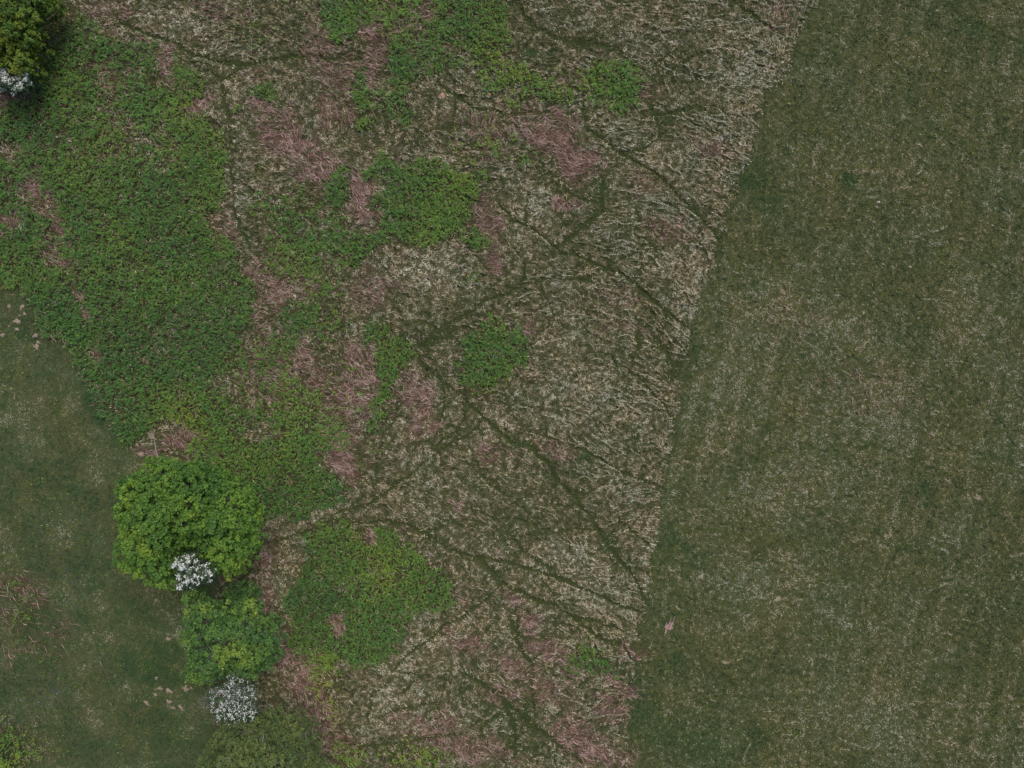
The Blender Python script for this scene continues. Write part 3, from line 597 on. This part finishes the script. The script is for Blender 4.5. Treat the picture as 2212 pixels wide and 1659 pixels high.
def tree(name, label, out, hb, ht, dome, lr, leaf, ramp_stops, seed, per=26, gap=1.0, cl_r=.24, cl_gap=.30, size=.065,
         group=None, lobes=None, twigs=0, tone0=.45, tonef=None, blossom=None, trunk_r=.3, cat="tree", lower=True, cover=1.0, base=None, twig_r=.03):
    r = np.random.default_rng(seed)
    LB = lobes or crown_lobes(out, lr, hb, ht, dome, r, gap)
    W = []
    for u, v, rr, h in LB:
        q = at(u, v, h); W.append((q[0], q[1], h - .0, rr * S * (CAM_H - h) / CAM_H))
    W = np.array(W); cx, cy = (W[:, 0].mean(), W[:, 1].mean()) if base is None else at(*base)[:2]
    gz = float(ground_z(np.array([cx]), np.array([cy]))[0])
    root = empty(name, (cx, cy, gz)); tag(root, label, cat, group)
    o = np.array([cx, cy, gz])
    C = []; Tn = []; Sp = []
    for (X_, Y_, H_, r_) in W:
        area = 2 * math.pi * r_ * r_ * 1.25; m = max(4, int(cover * area / (cl_gap ** 2)))
        ph = r.uniform(0, 6.283, m); cz = r.uniform(-.35, 1, m); sx = np.sqrt(1 - np.clip(cz, -1, 1) ** 2)
        rad = r_ * (1 - .16 * r.random(m))
        C.append(np.stack([X_ + rad * sx * np.cos(ph), Y_ + rad * sx * np.sin(ph), H_ - r_ * .95 + rad * cz * 1.05], 1))
        Tn.append(np.full(m, tone0 + r.normal(0, .11)) + r.normal(0, .08, m))
        if lower:                                                # fuller underside, its leaves toned darker as painted shade between boughs
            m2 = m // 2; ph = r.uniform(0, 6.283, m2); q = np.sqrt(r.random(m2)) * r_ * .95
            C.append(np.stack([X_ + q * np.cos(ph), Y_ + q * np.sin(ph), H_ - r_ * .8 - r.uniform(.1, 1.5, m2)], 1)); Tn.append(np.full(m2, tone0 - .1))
    C = np.concatenate(C); Tn = np.concatenate(Tn)
    if tonef is not None: Tn = Tn + tonef(C[:, 0], C[:, 1])
    cs = cl_r * r.uniform(.7, 1.25, len(C))
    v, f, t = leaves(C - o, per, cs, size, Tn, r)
    # trunk and limbs
    zt = max(1.2, hb * .5); tp = np.array([cx + r.normal(0, .15), cy + r.normal(0, .15), zt])
    tr = [tube([(0, 0, -.15), (0, 0, .12), (tp - o) * .5, tp - o], [trunk_r * 1.5, trunk_r * 1.1, trunk_r * .85, trunk_r * .7], 10)]
    tubes_mesh("trunk", tr, M_bark, root)
    lim = []; sel = r.permutation(len(W))[:min(len(W), 20 if twigs else 26)]
    for j in sel:
        X_, Y_, H_, r_ = W[j]; e = np.array([X_, Y_, H_ - r_ * .7]) - o
        pts = wander(tp - o, e, r, 5, .10); q = trunk_r * .42
        lim.append(tube(pts, [q, q * .8, q * .55, q * .35, q * .15], 6))
    mesh_np("crown", v, f, leaf if not ramp_stops else tone_mat(name + "_leaves", ramp_stops, .15, .6, 1.6), t, parent=root)
    tw = []
    if twigs:
        for _ in range(twigs):
            X_, Y_, H_, r_ = W[sel[r.integers(len(sel))]]
            a = r.uniform(0, 6.283); el = r.uniform(.15, 1.0)
            s0 = np.array([X_, Y_, H_ - r_ * .72]) - o
            e = np.array([X_ + r_ * 1.02 * math.cos(a) * math.cos(el), Y_ + r_ * 1.02 * math.sin(a) * math.cos(el), H_ - r_ * .75 + r_ * (.45 + .55 * math.sin(el)) + .12]) - o
            p = wander(s0, e, r, 5, .22); tw.append(tube(p, [twig_r, twig_r * .85, twig_r * .7, twig_r * .5, twig_r * .25], 5))
            for _k in range(2):
                p0 = p[r.integers(1, 4)]; e2 = p0 + np.array([r.normal(0, .35), r.normal(0, .35), r.uniform(.0, .25)])
                tw.append(tube(wander(p0, e2, r, 4, .2), [twig_r * .6, twig_r * .5, twig_r * .35, twig_r * .15], 4))
    tubes_mesh("branches", lim + tw, M_twig if twigs else M_bark, root)
    if blossom:
        frac, bper, bsp, bsz, bt, wf = blossom
        top = C[:, 2] > np.percentile(C[:, 2], 25)
        pk = np.where(top)[0]
        if wf is not None: pk = pk[r.random(len(pk)) < wf(C[pk, 0], C[pk, 1])]
        pk = pk[r.random(len(pk)) < frac]
        B = C[pk] - o + np.array([0, 0, .16]) + r.normal(0, .08, (len(pk), 3))
        v, f, t = leaves(B, bper, bsp, bsz, np.full(len(B), bt), r, .35, .22)
        mesh_np("blossom", v, f, M_blos, t, parent=root)
    return root
M_blos = tone_mat("white_blossom", [(0, (.30, .34, .30)), (.4, (.62, .66, .62)), (1, (.86, .88, .84))], .08, .6)
def zc(L, ou, ov, k): return [(ou + a * k, ov + b * k) for a, b in L]

OAK = [(0, (.042, .10, .026)), (.3, (.068, .155, .028)), (.55, (.108, .215, .030)), (.8, (.165, .275, .034)), (1, (.27, .33, .04))]
big_out = zc([(500, 150), (700, 180), (950, 200), (1150, 230), (1300, 290), (1450, 380), (1550, 480), (1600, 600), (1680, 720), (1690, 850), (1700, 950),
    (1690, 1100), (1640, 1200), (1600, 1320), (1500, 1420), (1330, 1480), (1230, 1400), (1130, 1320), (1050, 1230), (1010, 1120), (980, 1150), (820, 1230),
    (780, 1320), (800, 1420), (800, 1550), (680, 1580), (560, 1590), (420, 1500), (320, 1430), (220, 1420), (110, 1290), (130, 1200), (110, 1100), (160, 1020),
    (90, 900), (110, 820), (75, 750), (150, 650), (140, 500), (170, 410), (270, 340), (370, 300), (400, 220), (470, 200)], 219.4, 960, .1984)
oy0 = at(398, 1135, 8)
tree("oak_tree", "large dense fresh green round-crowned tree beside the left field, the biggest crown", big_out, 4.2, 10.2, 105, 27, None, OAK, 11,
     per=22, cl_r=.20, cl_gap=.33, size=.075, trunk_r=.5, tone0=.48, gap=1.06,
     tonef=lambda x, y: -.015 * (y - oy0[1]) + .10 * (vn(x, y, 1.6, 4) - .5) * 2)  # lit lower side of the crown painted in: leaf tone lightens southwards
hw = zc([(780, 1270), (830, 1215), (950, 1195), (1000, 1180), (1020, 1190), (1010, 1240), (1060, 1310), (1150, 1330), (1230, 1400), (1220, 1450), (1170, 1520),
    (1090, 1500), (1020, 1560), (980, 1600), (930, 1560), (850, 1560), (810, 1500), (830, 1440), (790, 1370)], 219.4, 960, .1984)
SAGE = [(0, (.02, .045, .024)), (.4, (.04, .085, .035)), (.8, (.09, .15, .07)), (1, (.16, .22, .12))]
hx, hy, _ = at(405, 1218, 8)
tree("hawthorn_tree", "hawthorn covered in white blossom on the lower edge of the big round tree", hw, 6.5, 9.0, 34, 11, None, SAGE, 23, per=16, cl_r=.16,
     cl_gap=.23, size=.05, trunk_r=.18, twigs=16, group="blossoming trees",
     blossom=(.42, 15, .17, .048, .8, lambda x, y: np.clip(1.1 - .28 * np.hypot(x - hx, y - hy), .3, 1)))
t3 = zc([(330, 340), (400, 240), (500, 260), (560, 220), (570, 330), (660, 400), (700, 430), (760, 380), (850, 370), (980, 400), (1000, 340), (1080, 350),
    (1150, 400), (1220, 400), (1280, 470), (1340, 540), (1370, 600), (1480, 600), (1500, 680), (1510, 780), (1540, 900), (1500, 1020), (1420, 1160), (1440, 1230),
    (1350, 1250), (1230, 1180), (1180, 1300), (1100, 1290), (1000, 1220), (900, 1230), (760, 1320), (600, 1350), (500, 1350), (400, 1340), (380, 1250), (340, 1200),
    (400, 1100), (390, 1000), (350, 920), (300, 800), (310, 720), (350, 640), (330, 600), (360, 500), (330, 440)], 329.2, 1234.4, .1818)
MID = [(0, (.035, .085, .030)), (.35, (.075, .165, .040)), (.6, (.13, .24, .045)), (.85, (.19, .28, .045)), (1, (.25, .33, .05))]
q3 = at(505, 1395, 7)
tree("open_crowned_tree", "mid green loose-crowned tree with grey twigs, between the two white blossoming ones", t3, 2.4, 8.0, 75, 18, None, MID, 37, per=26, cl_r=.25, cl_gap=.42,
     size=.075, trunk_r=.3, twigs=8, gap=1.3, tone0=.42, lower=True, cover=1.0, tonef=lambda x, y: .34 * np.exp(-((x - q3[0]) ** 2 + (y - q3[1]) ** 2) / 1.6) + .12 * (vn(x, y, 1.2, 4) - .5) * 2)
tree("leafy_bush", "low dark green bush just below the right side of the big round tree", zc([(830, 240), (960, 150), (1100, 110), (1220, 170), (1290, 230), (1250, 300), (1200, 380),
    (1130, 390), (1010, 350), (900, 330), (830, 300)], 329.2, 1234.4, .1818), 1.4, 2.6, 30, 10, None, MID, 41, per=16, cl_r=.17, cl_gap=.30, size=.055, trunk_r=.07, tone0=.30, cat="bush", lower=False)
t4 = zc([(620, 240), (700, 200), (820, 200), (900, 260), (980, 320), (1010, 400), (1050, 450), (1030, 520), (1000, 560), (1050, 640), (1060, 700), (1010, 830), (900, 870),
    (800, 880), (700, 880), (620, 830), (500, 800), (400, 750), (390, 640), (330, 600), (290, 540), (330, 470), (400, 400), (500, 370), (600, 320)], 384, 1426.4, .1637)
ax4 = at(500, 1510, 6)
tree("apple_tree", "small tree speckled with white blossom and grey twigs below the loose-crowned tree", t4, 3.4, 6.0, 50, 13, None, SAGE, 53, per=12, cl_r=.17, cl_gap=.30, size=.05,
     trunk_r=.16, twigs=95, group="blossoming trees", lower=False, cover=.9, twig_r=.022, tone0=.5,
     blossom=(.62, 8, .17, .038, .6, lambda x, y: np.clip((x - ax4[0] + 2.3) * .9, .1, 1)))
t5 = zc([(1140, 680), (1250, 670), (1350, 720), (1450, 760), (1600, 770), (1750, 880), (1790, 980), (1830, 1050), (1880, 1160), (1850, 1250), (1900, 1380), (1930, 1600), (1850, 1850),
    (1300, 2050), (700, 2000), (250, 1750), (240, 1350), (270, 1280), (350, 1180), (380, 1110), (450, 1050), (500, 950), (560, 880), (700, 880), (850, 860), (980, 800), (1080, 760)], 384, 1426.4, .1637)
OLV = [(0, (.05, .085, .03)), (.35, (.10, .15, .045)), (.65, (.16, .21, .06)), (1, (.24, .28, .09))]
tree("ash_tree", "dull olive fine-leaved tree cut by the lower edge of the picture", t5, 3.8, 8.2, 90, 17, None, OLV, 61, per=20, cl_r=.17, cl_gap=.29, size=.045, trunk_r=.32,
     twigs=60, gap=1.0, tone0=.42, lower=True, cover=.95, twig_r=.025, tonef=lambda x, y: .14 * (vn(x, y, 1.3, 9) - .5) * 2)
t6 = zc([(780, -200), (800, 60), (780, 150), (700, 200), (600, 180), (590, 350), (540, 400), (550, 500), (600, 600), (520, 700), (450, 800), (450, 900), (440, 1060), (300, 1090), (150, 1080), (60, 950), (-300, 900),
    (-500, 400), (-400, -300), (200, -500)], 0, 0, .1488)
YEL = [(0, (.03, .075, .018)), (.3, (.06, .125, .02)), (.55, (.12, .19, .022)), (.8, (.20, .24, .028)), (1, (.28, .29, .035))]
tree("young_oak_tree", "yellow-green dense tree cut by the top left corner of the picture", t6, 1.8, 4.6, 70, 17, None, YEL, 71, base=(-60, -30), per=22, cl_r=.19, cl_gap=.34, size=.072, trunk_r=.4, tone0=.5,
     tonef=lambda x, y: .2 * (vn(x, y, 1.5, 7) - .5) * 2)
t7 = zc([(-200, 900), (0, 970), (70, 1010), (120, 1130), (200, 1150), (270, 1090), (290, 1030), (380, 1010), (430, 1150), (420, 1230), (330, 1310), (230, 1320), (130, 1340), (30, 1300), (-100, 1250), (-250, 1100)], 0, 0, .1488)
tree("may_tree", "white flowering tree cut by the left edge, below the yellow-green corner tree", t7, 1.6, 3.4, 24, 9, None, SAGE, 83, per=14, cl_r=.16, cl_gap=.24, size=.05, trunk_r=.16,
     twigs=10, group="blossoming trees", base=(60, 190), blossom=(.42, 14, .18, .046, .55, None))

# ---------------------------------------------------------------- small things lying about
def blob(name, U, V, rx, ry, h, mat, label, cat, group=None, rag=.35, seed=0, ang=0.0):
    """ragged low mound with an uneven edge and a lumpy top"""
    r = np.random.default_rng(seed * 13 + 5); n = 22; rings = 5; v = []; f = []
    ph = r.uniform(0, 6.28, 4); am = r.uniform(.3, 1, 4) * rag * .5
    px, py, _ = at(U, V); gz = float(ground_z(np.array([px]), np.array([py]))[0])
    for i in range(rings + 1):
        t = i / rings
        for j in range(n):
            q = 6.2832 * j / n; e = 1 + sum(am[k] * math.sin((k + 2) * q + ph[k]) for k in range(4)) + r.normal(0, rag * .12) * t
            x_ = rx * t * e * math.cos(q); y_ = ry * t * e * math.sin(q)
            v.append((x_, y_, h * (1 - t ** 2.2) + r.normal(0, h * .09) - (.06 if i == rings else 0)))
    for i in range(rings):
        for j in range(n):
            k = (j + 1) % n; f.append((i * n + j, (i + 1) * n + j, (i + 1) * n + k, i * n + k))
    me = bpy.data.meshes.new(name); me.from_pydata(v, [], f); me.update(); me.materials.append(mat)
    me.polygons.foreach_set("use_smooth", [True] * len(f))
    ob = bpy.data.objects.new(name, me); COL.objects.link(ob); ob.location = (px, py, gz + .005); ob.rotation_euler.z = ang
    return tag(ob, label, cat, group)
M_tan = plain("dry_pale_litter", (.20, .15, .11), (.40, .32, .255), 22)
M_soil = plain("dark_turned_soil", (.012, .014, .010), (.035, .034, .024), 20)
M_sand = plain("orange_ant_earth", (.38, .22, .13), (.52, .33, .22), 20)
M_stone = plain("lilac_grey_stone", (.26, .22, .23), (.38, .33, .34), 10)
gA = "pale dry clods on the short grass of the left field"
cl = [  # zoomed plan of the upper group, then the lower group
    (195, 583, .16, .14, "small pale clod with a pointed top, second from the left edge in the upper group"),
    (480, 605, .22, .20, "pale split clod below the topmost one near the bracken edge"),
    (625, 440, .16, .12, "pinkish clod under the overhanging bracken fronds, topmost of the upper group"),
    (538, 760, .13, .15, "yellowish tan clod in the middle of the upper group"),
    (432, 797, .09, .09, "tiny round tan clod left of the yellowish one"),
    (365, 915, .27, .24, "largest pinkish clod of the upper group with a ragged left side"),
    (205, 1027, .08, .08, "tiny pale clod left of the flat greyish one"),
    (370, 1090, .24, .14, "flat greyish clod below the largest pinkish one"),
    (55, 1215, .20, .18, "ragged pale clod at the left edge of the picture"),
    (775, 1225, .20, .22, "star shaped pink clod with a thin tail pointing up"),
    (922, 1115, .13, .12, "small greyish clod right above the yellow one"),
    (925, 1270, .08, .11, "small yellow upright clod right of the star shaped one"),
    (1160, 980, .18, .14, "rounded tan clod touching the bracken edge"),
    (1125, 1247, .13, .15, "grey-pink clod half under the bracken edge"),
    (1183, 1318, .17, .12, "oval pink clod right below the grey-pink one by the bracken"),
    (830, 1375, .17, .14, "hooked pale clod just above the flat pink one"),
    (795, 1468, .28, .19, "flat ragged pink clod, lowest of the upper group"),
    (280, 145, .10, .12, "small tan clod near the top of the left field by the bracken corner"),
    (978, 830, .09, .08, "tiny white clod close to the bracken edge")]
for i, (a, b_, rx, ry, lb) in enumerate(cl):
    blob("dry_clod", a * .09920, 603.5 + b_ * .09920, rx * 1.0, ry * 1.0, .09, M_tan, lb, "clod", gA, .5, i, i * 1.3)
c2 = [(775, 452, .17, .20, "small upright clod, topmost of the lower group left of the loose-crowned tree"),
    (872, 722, .22, .28, "pale clod with a thin straw sticking up"), (1105, 785, .32, .34, "largest pale clod of the lower group"),
    (752, 888, .23, .22, "round pale clod at the left of the lower group"), (1545, 740, .36, .34, "brownish clod touching the loose-crowned tree's lower edge"),
    (1110, 1075, .26, .30, "pale two-lobed clod below the largest one"), (525, 1095, .32, .22, "flat greyish mottled clod, leftmost of the lower group"),
    (1222, 1228, .22, .18, "triangular faded clod, lowest of the lower group"), (1410, 1215, .20, .34, "long pinkish clod right of the triangular one"),
    (755, 745, .09, .11, "tiny tan clod beside the one with the straw"), (1690, 715, .14, .14, "small grey-pink clod in the shade right of the brownish one")]
for i, (a, b_, rx, ry, lb) in enumerate(c2):
    blob("dry_clod", (500 + a * .15068) * .5486, (2600 + b_ * .15068) * .5486, rx * .72, ry * .72, .09, M_tan, lb, "clod", gA, .6, 40 + i, i * .9)
blob("dry_clod", 364, 1379, .20, .18, .09, M_tan, "single tan clod beside the left side of the loose-crowned tree", "clod", gA, .5, 71)
blob("tan_mound", (540 + 235 * .0723) * .5486, (1680 + 1510 * .0723) * .5486, .30, .26, .2, M_tan, "smooth round tan mound just above the big round tree's top left", "mound", None, .15, 72)
blob("tan_mound", (540 + 295 * .0723) * .5486, (1680 + 970 * .0723) * .5486, .20, .16, .14, M_tan, "smaller pale mound at the bracken corner above the big round tree", "mound", None, .3, 73)
ant = [(1650 + 582 * .1582, 340 + 268 * .1582, .24, .27, "orange earth mound beside bracken, leftmost and biggest of the three orange ones"),
    (1650 + 1742 * .1582, 340 + 222 * .1582, .17, .17, "dull pink-orange earth mound, middle one of the three by the narrow path"),
    (1650 + 1950 * .1582, 340 + 400 * .1582, .18, .18, "round bright orange earth mound, rightmost of the three by the narrow path")]
for i, (a, b_, rx, ry, lb) in enumerate(ant):
    blob("ant_mound", a * .5486, b_ * .5486, rx, ry, .2, M_sand, lb, "mound", "orange earth mounds by the narrow path", .12, 80 + i)
gM = "small dark earth mounds in the straw grass"
mo = [(813, 93, "dark round molehill in pale straw grass, topmost of all"), (613, 155, "tiny dark molehill left below the topmost one"), (797, 203, "oval dark molehill straight below the topmost one"),
    (995, 190, "dark molehill ringed with pale grass under the small pink bracken patch"), (1216, 215, "dark molehill right of the path junction near the long crest"),
    (1156, 315, "dark molehill at the right end of the pale grass hump"), (1000, 326, "dark flat molehill at the left end of the pale grass hump"), (727, 340, "dark molehill above the wide green path's left bend"),
    (563, 515, "dark molehill where two narrow paths nearly meet"), (601, 718, "dark molehill on the long diagonal path above the red bracken patch"),
    (1252, 952, "left one of a pair of tiny dark molehills by a crest"), (1292, 950, "right one of a pair of tiny dark molehills by a crest"), (1094, 1085, "wide dark molehill beside the diagonal path's middle"),
    (1680, 1045, "tall narrow dark molehill in the grass towards the field edge"), (1785, 953, "small flat dark molehill nearest the mown field edge")]
for i, (a, b_, lb) in enumerate(mo):
    k_ = .8 if i in (1, 10, 11, 14) else 1.15
    blob("molehill", 713.2 + a * .3472, 548.6 + b_ * .3472, .15 * k_, .14 * k_, .14, M_soil, lb, "molehill", gM, .2, 90 + i)
blob("flat_stone", 655, 1169, .28, .32, .1, M_stone, "lilac-grey flat stone on the track right of the big round tree", "stone", None, .2, 120)
blob("white_stone", 713.2 + 1285 * .3472, 548.6 + 1030 * .3472, .10, .09, .08, plain("white_stone_face", (.6, .6, .58), (.8, .8, .78)), "tiny white stone in the middle of the straw grass", "stone", None, .2, 121)
blob("pale_tuft", 1897, 437, .16, .11, .10, plain("cream_tuft", (.42, .38, .28), (.62, .58, .46)), "cream dead tuft in the upper part of the mown field", "tuft", None, .5, 122)

def sticks(name, pts_list, mat, label, cat, group=None):
    """a thin dead branch with side twigs, lying on the ground"""
    p0 = at(*pts_list[0][0][0]); gz = float(ground_z(np.array([p0[0]]), np.array([p0[1]]))[0]); o = np.array([p0[0], p0[1], gz]); L = []
    for pts, r0 in pts_list:
        q = []
        for (u, v) in pts:
            a = at(u, v); z_ = float(ground_z(np.array([a[0]]), np.array([a[1]]))[0]); q.append(np.array([a[0], a[1], z_ + .18]) - o)
        L.append(tube(q, [r0 * (1 - .7 * i_ / (len(q) - 1)) for i_ in range(len(q))], 6))
    V = []; F = []; k = 0
    for v, f in L:
        V.append(v); F += [tuple(dict.fromkeys(i_ + k for i_ in q)) for q in f]; k += len(v)
    me = bpy.data.meshes.new(name); me.from_pydata(np.concatenate(V).tolist(), [], F); me.update(); me.materials.append(mat)
    ob = bpy.data.objects.new(name, me); COL.objects.link(ob); ob.location = tuple(o)
    return tag(ob, label, cat, group)
z8 = lambda L: [((540 + a * .0723) * .5486, (1680 + b_ * .0723) * .5486) for a, b_ in L]
sticks("dead_branch", [(z8([(1200, 1650), (1090, 1250), (1060, 960), (990, 640), (960, 330), (800, 170)]), .055), (z8([(1080, 1040), (1160, 1110), (1280, 1060)]), .03),
    (z8([(1060, 960), (1150, 860), (1250, 830)]), .02)], M_twig, "long grey dead branch lying in the bracken corner above the big round tree", "branch")
z6 = lambda L: [(a * .3472, 1082.9 + b_ * .3472) for a, b_ in L]
sticks("fallen_twig", [(z6([(637, 985), (643, 1003), (650, 1022)]), .04), (z6([(643, 1003), (632, 1012)]), .02)], M_twig, "short pale twig lying in the middle of the left field", "twig", "fallen twigs on the left field")
sticks("fallen_twig", [(z6([(698, 1240), (706, 1262)]), .03), (z6([(701, 1248), (710, 1250)]), .015)], M_twig, "thin pale twig left of the mottled greyish clod", "twig", "fallen twigs on the left field")

# heap of pink dead bracken beside the edge of the mown field
T = Pile(); hx_, hy_, _ = at(1444, 1352)
n = 60; d = rng.normal(0, 1, n); e = rng.normal(0, 1, n)
X_ = hx_ + d * .24 * math.cos(R(58)) - e * .09; Y_ = hy_ + d * .24 * math.sin(R(58)) + e * .05
T.strands(X_, Y_, rng.uniform(.05, .16, n), R(58) + rng.normal(0, .3, n), rng.uniform(.2, .5, n), rng.uniform(.03, .05, n), rng.uniform(0, .05, n), rng.normal(0, .4, n), .15, np.clip(rng.normal(.72, .14, n), .3, 1))
tag(T.build("bracken_heap", M_dead), "small heap of pink-brown dead bracken lying in the mown field near its edge", "heap")
